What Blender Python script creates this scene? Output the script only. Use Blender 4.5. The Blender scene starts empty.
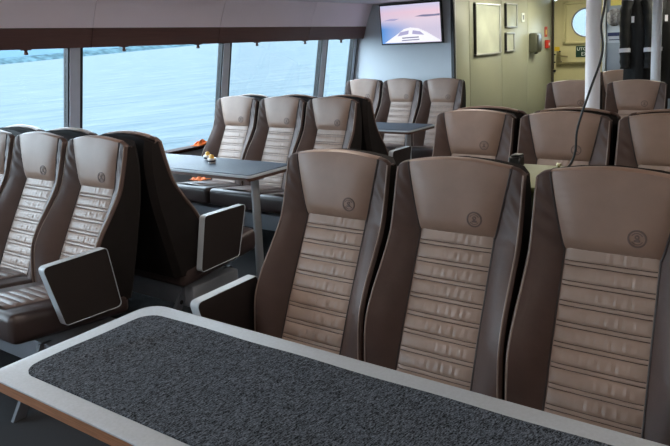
import bpy, bmesh, math, random
from mathutils import Vector, Matrix
random.seed(7)
S = bpy.context.scene
C = S.collection
PI = math.pi

# ------------------------------------------------------------------ camera
F_PX, PY, YAW, PITCH, ROLL, CAM_H = 669.12, 150.08, math.radians(35.252), math.radians(8.896), math.radians(-2.53), 1.54
cam_d = bpy.data.cameras.new('camera')
cam = bpy.data.objects.new('camera', cam_d)
C.objects.link(cam)
S.camera = cam
cam_d.sensor_fit = 'HORIZONTAL'
cam_d.sensor_width = 36.0
cam_d.lens = 36.0 * F_PX / 670.0
cam_d.shift_y = -(223.0 - PY) / 670.0
cam_d.clip_start = 0.02
cam_d.clip_end = 9000
fw = Vector((-math.sin(YAW) * math.cos(PITCH), math.cos(YAW) * math.cos(PITCH), -math.sin(PITCH)))
r0 = Vector((math.cos(YAW), math.sin(YAW), 0))
u0 = r0.cross(fw)
rt = r0 * math.cos(ROLL) + u0 * math.sin(ROLL)
up = -r0 * math.sin(ROLL) + u0 * math.cos(ROLL)
m = Matrix((rt, up, -fw)).transposed().to_4x4()
m.translation = (0, 0, CAM_H)
cam.matrix_world = m

# ------------------------------------------------------------------ world and exposure
W = bpy.data.worlds.new('sky')
S.world = W
W.use_nodes = True
bg = W.node_tree.nodes['Background']
bg.inputs[0].default_value = (0.72, 0.87, 1.0, 1)
bg.inputs[1].default_value = 10.5
S.view_settings.view_transform = 'Standard'
S.view_settings.look = 'None'
S.view_settings.gamma = 1
S.view_settings.use_curve_mapping = False
S.view_settings.exposure = 0.12
LAMP_CABIN = 10.5
LAMP_LOBBY = 26.0

# ------------------------------------------------------------------ materials
def lin(c):
    return tuple(((v / 255) / 12.92 if v <= 10 else ((v / 255 + 0.055) / 1.055) ** 2.4) for v in c)

MATS = {}
def mat(name, rgb, rough=0.5, metal=0.0, var=0.0, vscale=8.0, bump=0.0, bscale=60.0, spec=0.5, stretch=None, emit=None, coat=0.0, bump2=0.0, b2scale=12.0):
    if name in MATS:
        return MATS[name]
    M = bpy.data.materials.new(name)
    M.use_nodes = True
    nt = M.node_tree
    N, L = nt.nodes, nt.links
    P = N['Principled BSDF']
    col = lin(rgb)
    P.inputs['Base Color'].default_value = (*col, 1)
    P.inputs['Roughness'].default_value = rough
    P.inputs['Metallic'].default_value = metal
    P.inputs['Specular IOR Level'].default_value = spec
    P.inputs['Coat Weight'].default_value = coat
    tc = N.new('ShaderNodeTexCoord')
    src = tc.outputs['Object']
    if stretch:
        mp = N.new('ShaderNodeMapping')
        mp.inputs['Scale'].default_value = stretch[:3]
        if len(stretch) > 3:
            mp.inputs['Rotation'].default_value = (0, 0, stretch[3])
        L.new(src, mp.inputs[0])
        src = mp.outputs[0]
    if var:
        n = N.new('ShaderNodeTexNoise')
        n.inputs['Scale'].default_value = vscale
        n.inputs['Detail'].default_value = 5
        L.new(src, n.inputs['Vector'])
        r = N.new('ShaderNodeValToRGB')
        r.color_ramp.elements[0].position = 0.3
        r.color_ramp.elements[1].position = 0.7
        r.color_ramp.elements[0].color = (*[max(0, v * (1 - var)) for v in col], 1)
        r.color_ramp.elements[1].color = (*[min(1, v * (1 + var)) for v in col], 1)
        L.new(n.outputs['Fac'], r.inputs[0])
        L.new(r.outputs[0], P.inputs['Base Color'])
    prev = None
    for st, sc in ((bump2, b2scale), (bump, bscale)):
        if st:
            n = N.new('ShaderNodeTexNoise')
            n.inputs['Scale'].default_value = sc
            n.inputs['Detail'].default_value = 3
            L.new(src, n.inputs['Vector'])
            b = N.new('ShaderNodeBump')
            b.inputs['Strength'].default_value = st
            b.inputs['Distance'].default_value = 0.01
            L.new(n.outputs['Fac'], b.inputs['Height'])
            if prev:
                L.new(prev.outputs[0], b.inputs['Normal'])
            prev = b
    if prev:
        L.new(prev.outputs[0], P.inputs['Normal'])
    if emit:
        P.inputs['Emission Color'].default_value = (*lin(emit[:3]), 1)
        P.inputs['Emission Strength'].default_value = emit[3]
    MATS[name] = M
    return M

leather_head = mat('taupe_leather', (140, 114, 99), 0.42, var=0.10, vscale=9, bump=0.05, bscale=350, bump2=0.10, b2scale=14)
leather_panel = mat('pale_taupe_leather', (154, 133, 121), 0.40, var=0.10, vscale=12, bump=0.06, bscale=350, bump2=0.10, b2scale=30)
leather_wing = mat('dark_brown_leather', (78, 60, 54), 0.52, spec=0.35, var=0.12, vscale=9, bump=0.05, bscale=350, bump2=0.22, b2scale=16)
leather_dark = mat('espresso_upholstery', (24, 19, 18), 0.75, spec=0.2, var=0.15, vscale=20, bump=0.1, bscale=400)
leather_seat = mat('dark_seat_leather', (62, 50, 48), 0.38, var=0.1, vscale=10, bump=0.05, bscale=300, bump2=0.2, b2scale=14)
leather_cpanel = mat('brown_cushion_leather', (104, 88, 82), 0.38, var=0.1, vscale=12, bump=0.06, bscale=300)
piping_light = mat('pale_piping', (134, 116, 105), 0.5)
piping_dark = mat('dark_piping', (48, 36, 34), 0.5)
emblem_m = mat('emblem_print', (100, 82, 76), 0.6)
arm_panel = mat('armrest_panel', (38, 30, 28), 0.55, var=0.1, bump=0.05, bscale=300)
arm_rim = mat('armrest_rim', (176, 182, 188), 0.42)
steel = mat('brushed_steel', (176, 178, 182), 0.35, 0.5, bump=0.03, bscale=200, stretch=(1, 1, 0.05))
grey_metal = mat('grey_painted_metal', (128, 131, 138), 0.5, var=0.08)
leg_metal = mat('dark_grey_bracket', (84, 86, 92), 0.5)
hole_m = mat('hole_black', (8, 8, 9), 0.9)
laminate = mat('pale_laminate', (174, 181, 188), 0.55, var=0.06, vscale=140, bump=0.02, bscale=300)
wood_edge = mat('plywood_edge', (146, 98, 66), 0.5, var=0.3, vscale=6, stretch=(2, 30, 60))
wood_dark = mat('dark_walnut_edge', (78, 54, 44), 0.5, var=0.2, vscale=6, stretch=(2, 30, 60))
wood_band = mat('mahogany_laminate', (98, 68, 62), 0.45, var=0.12, vscale=4, stretch=(4, 1, 30))
cove_m = mat('lilac_cove_panel', (246, 232, 238), 0.5, var=0.03, vscale=2)
ceiling_m = mat('ceiling_panel', (226, 218, 222), 0.6, var=0.03, vscale=2)
wall_grey = mat('cool_grey_panel', (196, 202, 208), 0.55, var=0.03, vscale=3)
wall_green = mat('sage_cream_panel', (170, 171, 148), 0.42, var=0.04, vscale=2, bump=0.02, bscale=40)
door_m = mat('cream_door_paint', (202, 194, 148), 0.45, var=0.04, vscale=3)
post_m = mat('window_post_grey', (196, 202, 214), 0.5, var=0.05)
rubber = mat('black_rubber', (20, 19, 21), 0.6)
carpet = mat('navy_carpet', (25, 25, 29), 0.95, var=0.35, vscale=180, bump=0.3, bscale=400)
white_paint = mat('white_paint', (238, 240, 246), 0.4)
black_plastic = mat('black_plastic', (14, 14, 16), 0.4)
silver_trim = mat('silver_trim', (196, 198, 196), 0.35, 0.6)
brass = mat('brass_metal', (168, 160, 124), 0.28, 1.0)
green_sign = mat('exit_green', (12, 56, 38), 0.5)
white_print = mat('white_print', (226, 232, 226), 0.5)
red_paint = mat('red_paint', (196, 48, 34), 0.4)
yellow_paint = mat('yellow_sticker', (222, 186, 40), 0.5)
yellow_paper = mat('pale_yellow_paper', (226, 214, 120), 0.7)
navy_print = mat('navy_print', (30, 44, 92), 0.6)
poster_m = mat('pale_poster', (186, 198, 214), 0.6)
coat_m = mat('black_workwear', (9, 9, 12), 0.75, var=0.25, vscale=12, bump=0.2, bscale=200, bump2=0.3, b2scale=9)
reflect_m = mat('reflective_strip', (204, 204, 214), 0.4)
orange_m = mat('orange_patch', (200, 92, 6), 0.8, var=0.2, vscale=30, bump=0.2, bscale=60)
cup_white = mat('white_plastic_cup', (236, 232, 226), 0.35)
cup_lid = mat('amber_lid', (240, 190, 90), 0.4, var=0.1)
cup_dark = mat('cup_print', (60, 56, 64), 0.5)
cap_m = mat('grey_knit', (128, 128, 134), 0.9, var=0.5, vscale=40, bump=0.4, bscale=60)

def runner_material():
    M = bpy.data.materials.new('charcoal_knit')
    M.use_nodes = True
    N, L = M.node_tree.nodes, M.node_tree.links
    P = N['Principled BSDF']
    P.inputs['Roughness'].default_value = 0.95
    P.inputs['Specular IOR Level'].default_value = 0.025
    tc = N.new('ShaderNodeTexCoord')
    mp = N.new('ShaderNodeMapping')
    mp.vector_type = 'TEXTURE'
    mp.inputs['Rotation'].default_value = (0, 0, math.radians(-8))
    mp.inputs['Scale'].default_value = (0.0028, 0.011, 0.01)
    L.new(tc.outputs['Object'], mp.inputs[0])
    n1 = N.new('ShaderNodeTexNoise')
    n1.inputs['Scale'].default_value = 1.0
    n1.inputs['Detail'].default_value = 4
    n1.inputs['Roughness'].default_value = 0.7
    L.new(mp.outputs[0], n1.inputs['Vector'])
    n2 = N.new('ShaderNodeTexNoise')
    n2.inputs['Scale'].default_value = 260
    n2.inputs['Detail'].default_value = 2
    L.new(tc.outputs['Object'], n2.inputs['Vector'])
    mx = N.new('ShaderNodeMix')
    mx.data_type = 'FLOAT'
    mx.inputs[0].default_value = 0.35
    L.new(n1.outputs['Fac'], mx.inputs[2])
    L.new(n2.outputs['Fac'], mx.inputs[3])
    r = N.new('ShaderNodeValToRGB')
    r.color_ramp.elements[0].position = 0.42
    r.color_ramp.elements[0].color = (*lin((22, 24, 27)), 1)
    r.color_ramp.elements[1].position = 0.66
    r.color_ramp.elements[1].color = (*lin((120, 129, 141)), 1)
    L.new(mx.outputs[0], r.inputs[0])
    L.new(r.outputs[0], P.inputs['Base Color'])
    b = N.new('ShaderNodeBump')
    b.inputs['Strength'].default_value = 0.6
    b.inputs['Distance'].default_value = 0.004
    L.new(mx.outputs[0], b.inputs['Height'])
    L.new(b.outputs[0], P.inputs['Normal'])
    return M
runner_m = runner_material()
runner_blue = mat('slate_felt', (66, 76, 90), 0.55, var=0.25, vscale=200, bump=0.2, bscale=300, spec=0.3)

def glass_material(name, tint, refl=1.0):
    M = bpy.data.materials.new(name)
    M.use_nodes = True
    N, L = M.node_tree.nodes, M.node_tree.links
    N.remove(N['Principled BSDF'])
    t = N.new('ShaderNodeBsdfTransparent')
    t.inputs[0].default_value = (*tint, 1)
    g = N.new('ShaderNodeBsdfGlossy')
    g.inputs['Roughness'].default_value = 0.02
    f = N.new('ShaderNodeFresnel')
    f.inputs[0].default_value = 1.35
    k = N.new('ShaderNodeMath')
    k.operation = 'MULTIPLY'
    k.inputs[1].default_value = refl
    L.new(f.outputs[0], k.inputs[0])
    mx = N.new('ShaderNodeMixShader')
    L.new(k.outputs[0], mx.inputs[0])
    L.new(t.outputs[0], mx.inputs[1])
    L.new(g.outputs[0], mx.inputs[2])
    L.new(mx.outputs[0], N['Material Output'].inputs[0])
    return M
glass_m = glass_material('window_glass', (0.94, 0.97, 0.98), 0.12)
picture_glass = mat('poster_under_glass', (204, 208, 190), 0.12, var=0.12, vscale=3)

def water_material():
    M = bpy.data.materials.new('sea_water')
    M.use_nodes = True
    N, L = M.node_tree.nodes, M.node_tree.links
    N.remove(N['Principled BSDF'])
    tc = N.new('ShaderNodeTexCoord')
    prev = None
    hs = []
    for sc, st, dist, sx in ((0.5, 0.9, 0.5, 0.35), (2.6, 0.7, 0.12, 0.4), (0.06, 0.6, 2.5, 0.3)):
        mp = N.new('ShaderNodeMapping')
        mp.vector_type = 'TEXTURE'
        mp.inputs['Rotation'].default_value = (0, 0, math.radians(48))
        mp.inputs['Scale'].default_value = (1.0 / sx, 1.0, 1.0)
        L.new(tc.outputs['Object'], mp.inputs[0])
        n = N.new('ShaderNodeTexNoise')
        n.inputs['Scale'].default_value = sc
        n.inputs['Detail'].default_value = 5
        L.new(mp.outputs[0], n.inputs['Vector'])
        hs.append(n)
        b = N.new('ShaderNodeBump')
        b.inputs['Strength'].default_value = st
        b.inputs['Distance'].default_value = dist
        L.new(n.outputs['Fac'], b.inputs['Height'])
        if prev:
            L.new(prev.outputs[0], b.inputs['Normal'])
        prev = b
    r = N.new('ShaderNodeValToRGB')
    r.color_ramp.elements[0].position = 0.3
    r.color_ramp.elements[0].color = (0.042, 0.060, 0.070, 1)
    r.color_ramp.elements[1].position = 0.7
    r.color_ramp.elements[1].color = (0.067, 0.083, 0.091, 1)
    L.new(hs[0].outputs['Fac'], r.inputs[0])
    df = N.new('ShaderNodeBsdfDiffuse')
    L.new(r.outputs[0], df.inputs[0])
    L.new(prev.outputs[0], df.inputs['Normal'])
    gl = N.new('ShaderNodeBsdfGlossy')
    gl.inputs['Roughness'].default_value = 0.25
    L.new(prev.outputs[0], gl.inputs['Normal'])
    fr_ = N.new('ShaderNodeFresnel')
    fr_.inputs[0].default_value = 1.33
    L.new(prev.outputs[0], fr_.inputs['Normal'])
    k = N.new('ShaderNodeMath')
    k.operation = 'MULTIPLY'
    k.inputs[1].default_value = 0.06
    L.new(fr_.outputs[0], k.inputs[0])
    mx = N.new('ShaderNodeMixShader')
    L.new(k.outputs[0], mx.inputs[0])
    L.new(df.outputs[0], mx.inputs[1])
    L.new(gl.outputs[0], mx.inputs[2])
    L.new(mx.outputs[0], N['Material Output'].inputs[0])
    return M
water_m = water_material()
shore_m = mat('rock_breakwater', (52, 68, 74), 0.9, var=0.45, vscale=0.15, spec=0.0)
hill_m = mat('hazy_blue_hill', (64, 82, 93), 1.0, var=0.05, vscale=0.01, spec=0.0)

# ------------------------------------------------------------------ mesh helpers
def ob(name, me, material, parent=None, smooth=True):
    o = bpy.data.objects.new(name, me)
    C.objects.link(o)
    if material is not None and not me.materials:
        me.materials.append(material)
    if parent:
        o.parent = parent
    return o

def finish(name, v, f, smooth=True):
    me = bpy.data.meshes.new(name)
    me.from_pydata([tuple(p) for p in v], [], f)
    bm = bmesh.new()
    bm.from_mesh(me)
    bmesh.ops.recalc_face_normals(bm, faces=bm.faces)
    bm.to_mesh(me)
    bm.free()
    if smooth:
        me.polygons.foreach_set('use_smooth', [True] * len(me.polygons))
        try:
            me.set_sharp_from_angle(angle=math.radians(40))
        except Exception:
            pass
    return me

class MB:
    def __init__(s):
        s.v, s.f = [], []
    def add(s, v, f):
        k = len(s.v)
        s.v += [tuple(p) for p in v]
        s.f += [tuple(i + k for i in q) for q in f]
        return s
    def me(s, name, smooth=True):
        return finish(name, s.v, s.f, smooth)

def g_box(x0, x1, y0, y1, z0, z1, bevel=0.0, seg=2):
    bm = bmesh.new()
    bmesh.ops.create_cube(bm, size=1)
    for v in bm.verts:
        v.co = Vector(((x0 + x1) / 2 + v.co.x * (x1 - x0), (y0 + y1) / 2 + v.co.y * (y1 - y0), (z0 + z1) / 2 + v.co.z * (z1 - z0)))
    if bevel:
        bmesh.ops.bevel(bm, geom=list(bm.edges), offset=bevel, segments=seg, profile=0.5, affect='EDGES')
    bm.verts.index_update()
    v = [tuple(q.co) for q in bm.verts]
    f = [tuple(q.index for q in p.verts) for p in bm.faces]
    bm.free()
    return v, f

def box(name, b, material, parent=None, bevel=0.0, seg=2):
    return ob(name, finish(name, *g_box(*b, bevel, seg)), material, parent)

def g_grid(rows):
    nu = len(rows[0])
    v = [p for r in rows for p in r]
    f = [(j * nu + i, j * nu + i + 1, (j + 1) * nu + i + 1, (j + 1) * nu + i) for j in range(len(rows) - 1) for i in range(nu - 1)]
    return v, f

def g_tube(pts, r, n=8, caps=True):
    pts = [Vector(p) for p in pts]
    v, f = [], []
    prev = None
    for i, p in enumerate(pts):
        t = (pts[min(i + 1, len(pts) - 1)] - pts[max(i - 1, 0)]).normalized()
        if prev is None:
            a = t.cross(Vector((0, 0, 1)) if abs(t.z) < 0.9 else Vector((1, 0, 0))).normalized()
        else:
            a = (prev - t * prev.dot(t)).normalized()
        prev = a
        b = t.cross(a)
        rr = r[i] if isinstance(r, (list, tuple)) else r
        v += [tuple(p + a * math.cos(2 * PI * k / n) * rr + b * math.sin(2 * PI * k / n) * rr) for k in range(n)]
    for i in range(len(pts) - 1):
        for k in range(n):
            f.append((i * n + k, i * n + (k + 1) % n, (i + 1) * n + (k + 1) % n, (i + 1) * n + k))
    if caps:
        f.append(tuple(range(n - 1, -1, -1)))
        f.append(tuple(range((len(pts) - 1) * n, len(pts) * n)))
    return v, f

def tube(name, pts, r, material, parent=None, n=8):
    return ob(name, finish(name, *g_tube(pts, r, n)), material, parent)

def g_lathe(prof, n=20, c=(0, 0, 0)):
    v, f = [], []
    for r, z in prof:
        v += [(c[0] + r * math.cos(2 * PI * k / n), c[1] + r * math.sin(2 * PI * k / n), c[2] + z) for k in range(n)]
    for i in range(len(prof) - 1):
        for k in range(n):
            f.append((i * n + k, i * n + (k + 1) % n, (i + 1) * n + (k + 1) % n, (i + 1) * n + k))
    f.append(tuple(range(n - 1, -1, -1)))
    f.append(tuple(range((len(prof) - 1) * n, len(prof) * n)))
    return v, f

def round_poly(pts, r, n=6):
    """polygon (2D) with rounded corners"""
    out = []
    k = len(pts)
    for i in range(k):
        p, a, b = Vector(pts[i]), Vector(pts[i - 1]), Vector(pts[(i + 1) % k])
        d1, d2 = (a - p).normalized(), (b - p).normalized()
        ang = math.acos(max(-1, min(1, d1.dot(d2))))
        t = (r[i] if isinstance(r, (list, tuple)) else r) / math.tan(ang / 2)
        s, e = p + d1 * t, p + d2 * t
        for j in range(n + 1):
            w = j / n
            out.append(tuple(s * (1 - w) ** 2 + p * 2 * w * (1 - w) + e * w ** 2))
    return out

def g_prism(poly, to3, a, b):
    k = len(poly)
    v = [to3(p, a) for p in poly] + [to3(p, b) for p in poly]
    f = [tuple(range(k - 1, -1, -1)), tuple(range(k, 2 * k))] + [(i, (i + 1) % k, k + (i + 1) % k, k + i) for i in range(k)]
    return v, f

XY = lambda p, h: (p[0], p[1], h)
YZ = lambda p, h: (h, p[0], p[1])
XZ = lambda p, h: (p[0], h, p[1])

def rect(x0, x1, y0, y1):
    return [(x0, y0), (x1, y0), (x1, y1), (x0, y1)]

def empty(name, loc=(0, 0, 0), rz=0.0):
    o = bpy.data.objects.new(name, None)
    C.objects.link(o)
    o.location = loc
    o.rotation_euler = (0, 0, rz)
    o.empty_display_size = 0.1
    return o

def tag(o, label, cat, group=None):
    o['label'] = label
    o['category'] = cat
    if group:
        o['group'] = group
    return o

def structure(o, label=None):
    o['kind'] = 'structure'
    if label:
        o['label'] = label
    return o

def interp(tab, x):
    n = len(tab)
    if x <= tab[0][0]:
        return tab[0][1]
    if x >= tab[-1][0]:
        return tab[-1][1]
    sl = [(tab[k + 1][1] - tab[k][1]) / (tab[k + 1][0] - tab[k][0]) for k in range(n - 1)]
    def tan(k):
        return sl[0] if k == 0 else sl[-1] if k == n - 1 else (sl[k - 1] + sl[k]) / 2
    for k in range(n - 1):
        if x <= tab[k + 1][0]:
            h = tab[k + 1][0] - tab[k][0]
            t = (x - tab[k][0]) / h
            return ((2 * t ** 3 - 3 * t * t + 1) * tab[k][1] + (t ** 3 - 2 * t * t + t) * h * tan(k)
                    + (-2 * t ** 3 + 3 * t * t) * tab[k + 1][1] + (t ** 3 - t * t) * h * tan(k + 1))

# ------------------------------------------------------------------ room shell
Y0, Y1 = -3.2, 6.8
XR = 2.6
CEIL = 1.99
def XG(z):
    return -4.404 - 0.176 * (1.585 - z)

structure(ob('floor', finish('floor', *g_box(-4.75, XR, Y0, 10.3, -0.05, 0)), carpet), 'dark navy carpeted deck')
# ceiling panels
ceil = empty('ceiling')
structure(ceil, 'pale ceiling of wide panels')
ys = [Y0, -0.9, 0.43, 1.75, 3.057, 4.362, 5.693, 6.8]
for a, b in zip(ys, ys[1:]):
    for x0, x1 in ((-4.166, -2.6), (-2.6, -0.9), (-0.9, 0.9), (0.9, XR)):
        box('ceiling_panel', (x0 + 0.003, x1 - 0.003, a + 0.003, b - 0.003, CEIL, CEIL + 0.02), ceiling_m, ceil, 0.003, 1)
box('ceiling_backing', (-4.3, XR, Y0, 6.8, CEIL + 0.02, CEIL + 0.05), black_plastic, ceil)
lc = ob('ceiling', finish('ceiling_lobby', *g_box(-3.2, XR, 6.8, 10.3, 2.12, 2.16)), ceiling_m)
structure(lc, 'pale ceiling of the lobby beyond the seats')

# port wall
wl = empty('wall_left')
structure(wl, 'sloping port side wall with windows, wooden band and cove')
mb = MB()
mb.add(*g_prism([(XG(0.66) - 0.05, 0), (XG(0.66) - 0.0, 0), (XG(0.66), 0.66), (XG(0.66) - 0.05, 0.66)], lambda p, h: (p[0], h, p[1]), Y0, Y1))
ob('lower_panel', mb.me('lower_panel', False), wall_grey, wl)
mb = MB()
mb.add(*g_prism([(XG(0.655) - 0.05, 0.655), (-4.50, 0.655), (-4.495, 0.685), (XG(0.685) - 0.05, 0.685)], lambda p, h: (p[0], h, p[1]), Y0, Y1))
ob('window_sill', mb.me('window_sill', False), mat('dark_sill_wood', (46, 26, 22), 0.8, var=0.15, spec=0.1), wl)
edges = [Y0 + 0.02, -0.9, 0.43, 1.75, 3.057, 4.362, 5.693, 6.79]
for a, b in zip(edges, edges[1:]):
    g = 0.004
    pb = [(-4.311, 1.603), (-4.268, 1.737), (-4.29, 1.745), (-4.42, 1.745), (-4.42, 1.603)]
    ob('header_panel', MB().add(*g_prism(pb, lambda p, h: (p[0], h, p[1]), a + g, b - g)).me('header_panel', False), wood_band, wl)
    pc_ = [(-4.268, 1.742)] + [(-4.268 + 0.102 * (t / 8) ** 1.15, 1.742 + 0.25 * t / 8) for t in range(1, 9)]
    poly = pc_ + [(p[0] - 0.03, p[1] + 0.004) for p in reversed(pc_)]
    ob('cove_panel', MB().add(*g_prism(poly, lambda p, h: (p[0], h, p[1]), a + g / 2, b - g / 2)).me('cove_panel', True), cove_m, wl)
ob('header_backing', MB().add(*g_prism([(-4.42, 1.61), (-4.32, 1.615), (-4.28, 1.74), (-4.20, 1.985), (-4.20, 2.03), (-4.5, 2.03)], lambda p, h: (p[0], h, p[1]), Y0, Y1)).me('header_backing', False), black_plastic, wl)

posts = [(-3.14, 0.12), (-1.70, 0.125), (-0.14, 0.125), (1.42, 0.125), (2.985, 0.125), (4.575, 0.125), (6.13, 0.125), (6.755, 0.09)]
def sheared(name, y0, y1, d0, d1, material, parent, z0=0.68, z1=1.66):
    v = []
    for z in (z0, z1):
        for y in (y0, y1):
            for d in (d0, d1):
                v.append((XG(z) + d, y, z))
    f = [(0, 1, 3, 2), (4, 6, 7, 5), (0, 4, 5, 1), (2, 3, 7, 6), (1, 5, 7, 3), (0, 2, 6, 4)]
    return ob(name, finish(name, v, f, False), material, parent)
for i, (y, w) in enumerate(posts):
    p = sheared('window_post', y - w / 2 + 0.012, y + w / 2 - 0.028, -0.05, 0.012, post_m, wl)
    sheared('gasket', y - w / 2, y - w / 2 + 0.012, -0.05, 0.004, rubber, p)
    sheared('gasket', y + w / 2 - 0.028, y + w / 2, -0.05, 0.004, rubber, p)
n = 0
for (ya, wa), (yb, wb) in zip(posts, posts[1:]):
    n += 1
    wdw = sheared('window_%d' % n, ya + wa / 2, yb - wb / 2, -0.03, -0.022, glass_m, None)
    structure(wdw, 'tinted side window pane looking out on the water')

# coat hooks under the band
for i, y in enumerate((2.558, 3.362, 4.139, 4.907, 5.666, 6.338)):
    h = MB()
    h.add(*g_box(-4.345, -4.310, y - 0.032, y + 0.032, 1.596, 1.604, 0.003, 1))
    h.add(*g_lathe([(0.009, 0.0), (0.014, 0.002), (0.015, 0.014), (0.011, 0.024), (0.012, 0.034)], 12, (-4.33, y, 1.565)))
    o = ob('coat_hook', h.me('coat_hook'), wood_band)
    nm = ['over the front edge of the leftmost pane', 'above the pane beside the thick grey post', 'just before the second window post', 'over the middle pane behind the window table', 'just before the third window post', 'over the narrow last pane by the screen'][i]
    tag(o, 'small brown coat hook under the wooden band ' + nm, 'coat hook', 'coat hooks under the wooden band')

# bulkhead with the screen, lobby walls
structure(ob('wall_front', finish('wall_front', *g_prism([(-3.16, 0), (-3.16, 2.16), (-4.2, 2.16), (-4.40, 1.61), (XG(0.6), 0.6), (XG(0), 0)], XZ, 6.8, 6.86), False), wall_grey), 'cool grey bulkhead behind the far seats')
tube('bulkhead_cable', [(-4.37, 6.795, 1.58), (-4.40, 6.794, 1.35), (-4.43, 6.795, 1.1), (-4.44, 6.795, 0.7)], 0.004, post_m).parent = bpy.data.objects['wall_front']
ws = empty('wall_side')
structure(ws, 'sage cream panelled side wall of the lobby')
wy = [6.8, 7.25, 8.25, 9.22, 10.3]
for a, b in zip(wy, wy[1:]):
    box('wall_panel', (-3.24, -3.17, a + 0.006, b - 0.006, 0, 2.12), wall_green, ws, 0.006, 2)
box('wall_backing', (-3.26, -3.20, 6.86, 10.3, 0, 2.12), black_plastic, ws)
box('corner_trim', (-3.19, -3.150, 6.79, 6.83, 0, 2.12), black_plastic, ws, 0.004, 1)

wb_ = empty('wall_back')
structure(wb_, 'cream end bulkhead of the lobby')
box('bulkhead_panel', (-1.95, XR, 10.3, 10.36, 0, 2.16), door_m, wb_)
box('bulkhead_panel', (-3.26, -3.165, 10.3, 10.36, 0, 2.16), door_m, wb_)
structure(box('wall_right', (XR, XR + 0.06, Y0, 10.36, 0, 2.16), wall_grey), 'cool grey inner partition')
structure(box('wall_rear', (-4.8, XR, Y0 - 0.06, Y0, 0, 2.05), wall_grey), 'cool grey rear bulkhead')
structure(box('trim_1', (-3.2, XR, 6.80, 6.84, CEIL, 2.16), ceiling_m), 'ceiling drop edge')

# lobby door
d = empty('door_1', (-2.67, 10.3, 0))
structure(d, 'cream weathertight door with round porthole and push bar')
def ring_plate(cx, cz, r, x0, x1, z0, z1, y0, y1, n=40):
    """rectangular plate with round hole"""
    v, f = [], []
    per = []
    for k in range(n):
        a = 2 * PI * k / n
        dx, dz = math.cos(a), math.sin(a)
        t = min(((x1 - cx) if dx > 0 else (x0 - cx)) / dx if abs(dx) > 1e-6 else 1e9, ((z1 - cz) if dz > 0 else (z0 - cz)) / dz if abs(dz) > 1e-6 else 1e9)
        per.append((cx + dx * t, cz + dz * t))
    for y in (y0, y1):
        v += [(cx + r * math.cos(2 * PI * k / n), y, cz + r * math.sin(2 * PI * k / n)) for k in range(n)]
        v += [(p[0], y, p[1]) for p in per]
    for k in range(n):
        q = (k + 1) % n
        f += [(k, q, n + q, n + k), (2 * n + k, 3 * n + k, 3 * n + q, 2 * n + q), (k, 2 * n + k, 2 * n + q, q), (n + k, n + q, 3 * n + q, 3 * n + k)]
    return v, f
RP, ZP = 0.205, 1.712
ob('door_leaf', finish('door_leaf', *ring_plate(0, ZP, RP + 0.03, -0.47, 0.62, 0.05, 2.08, 0, 0.05)), door_m, d)
ob('porthole_plate', finish('porthole_plate', *ring_plate(0, ZP, RP + 0.008, -0.29, 0.29, ZP - 0.28, ZP + 0.28, -0.006, 0.0)), door_m, d)
fr = MB()
for b in ((-0.325, -0.29, -0.05, 0, ZP - 0.305, ZP + 0.305), (0.29, 0.325, -0.05, 0, ZP - 0.305, ZP + 0.305), (-0.325, 0.325, -0.05, 0, ZP - 0.305, ZP - 0.275), (-0.325, 0.325, -0.05, 0, ZP + 0.275, ZP + 0.305)):
    fr.add(*g_box(*b, 0.006, 1))
ob('porthole_surround', fr.me('porthole_surround'), door_m, d)
rg = MB()
rg.add(*g_tube([(RP * math.cos(2 * PI * k / 36), -0.008, ZP + RP * math.sin(2 * PI * k / 36)) for k in range(37)], 0.012, 8, False))
po = ob('porthole_rim', rg.me('porthole_rim'), grey_metal, d)
g = ob('porthole_glass', finish('porthole_glass', [(RP * math.cos(2 * PI * k / 36), 0.02, ZP + RP * math.sin(2 * PI * k / 36)) for k in range(36)], [tuple(range(36))], False), glass_m, d)
hd = MB()
hd.add(*g_box(-0.43, -0.37, -0.012, 0, 1.13, 1.30, 0.004, 1))
hd.add(*g_tube([(-0.41, -0.01, 1.235), (-0.41, -0.06, 1.235), (-0.25, -0.06, 1.22)], 0.013, 8))
ob('door_handle', hd.me('door_handle'), brass, d)
pb_ = MB()
pb_.add(*g_box(-0.42, -0.36, -0.05, 0, 1.08, 1.16, 0.006, 1))
pb_.add(*g_tube([(-0.39, -0.055, 1.12), (0.42, -0.055, 1.118)], 0.022, 10))
pb_.add(*g_box(0.40, 0.46, -0.05, 0, 1.08, 1.16, 0.006, 1))
ob('push_bar', pb_.me('push_bar'), brass, d)
ob('lock', finish('lock', *g_tube([(-0.455, 0, 1.01), (-0.455, -0.02, 1.01)], 0.02, 12)), black_plastic, d)
for bx_, bz in ((-0.455, 1.255), (-0.455, 1.14), (-0.36, 1.14), (-0.38, 1.30)):
    ob('bolt', finish('bolt', *g_tube([(bx_, 0, bz), (bx_, -0.014, bz)], 0.012, 8)), black_plastic, d)
ob('warning_sticker', finish('warning_sticker', *g_box(-0.462, -0.385, -0.002, 0, 1.31, 1.37)), yellow_paint, d)
fmb = MB()
for b in ((-0.50, -0.475, -0.03, 0.05, 0, 2.12), (0.63, 0.70, -0.03, 0.05, 0, 2.12), (-0.50, 0.70, -0.03, 0.05, 2.085, 2.12)):
    fmb.add(*g_box(*b))
ob('door_frame', fmb.me('door_frame', False), mat('dark_frame', (58, 50, 34), 0.6), d)
sg = empty('exit_sign', (-2.66, 10.294, 1.29))
tag(sg, 'small dark green exit sign on the cream door', 'sign')
box('sign_plate', (-0.155, 0.155, -0.004, 0.004, -0.083, 0.083), green_sign, sg)
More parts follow.
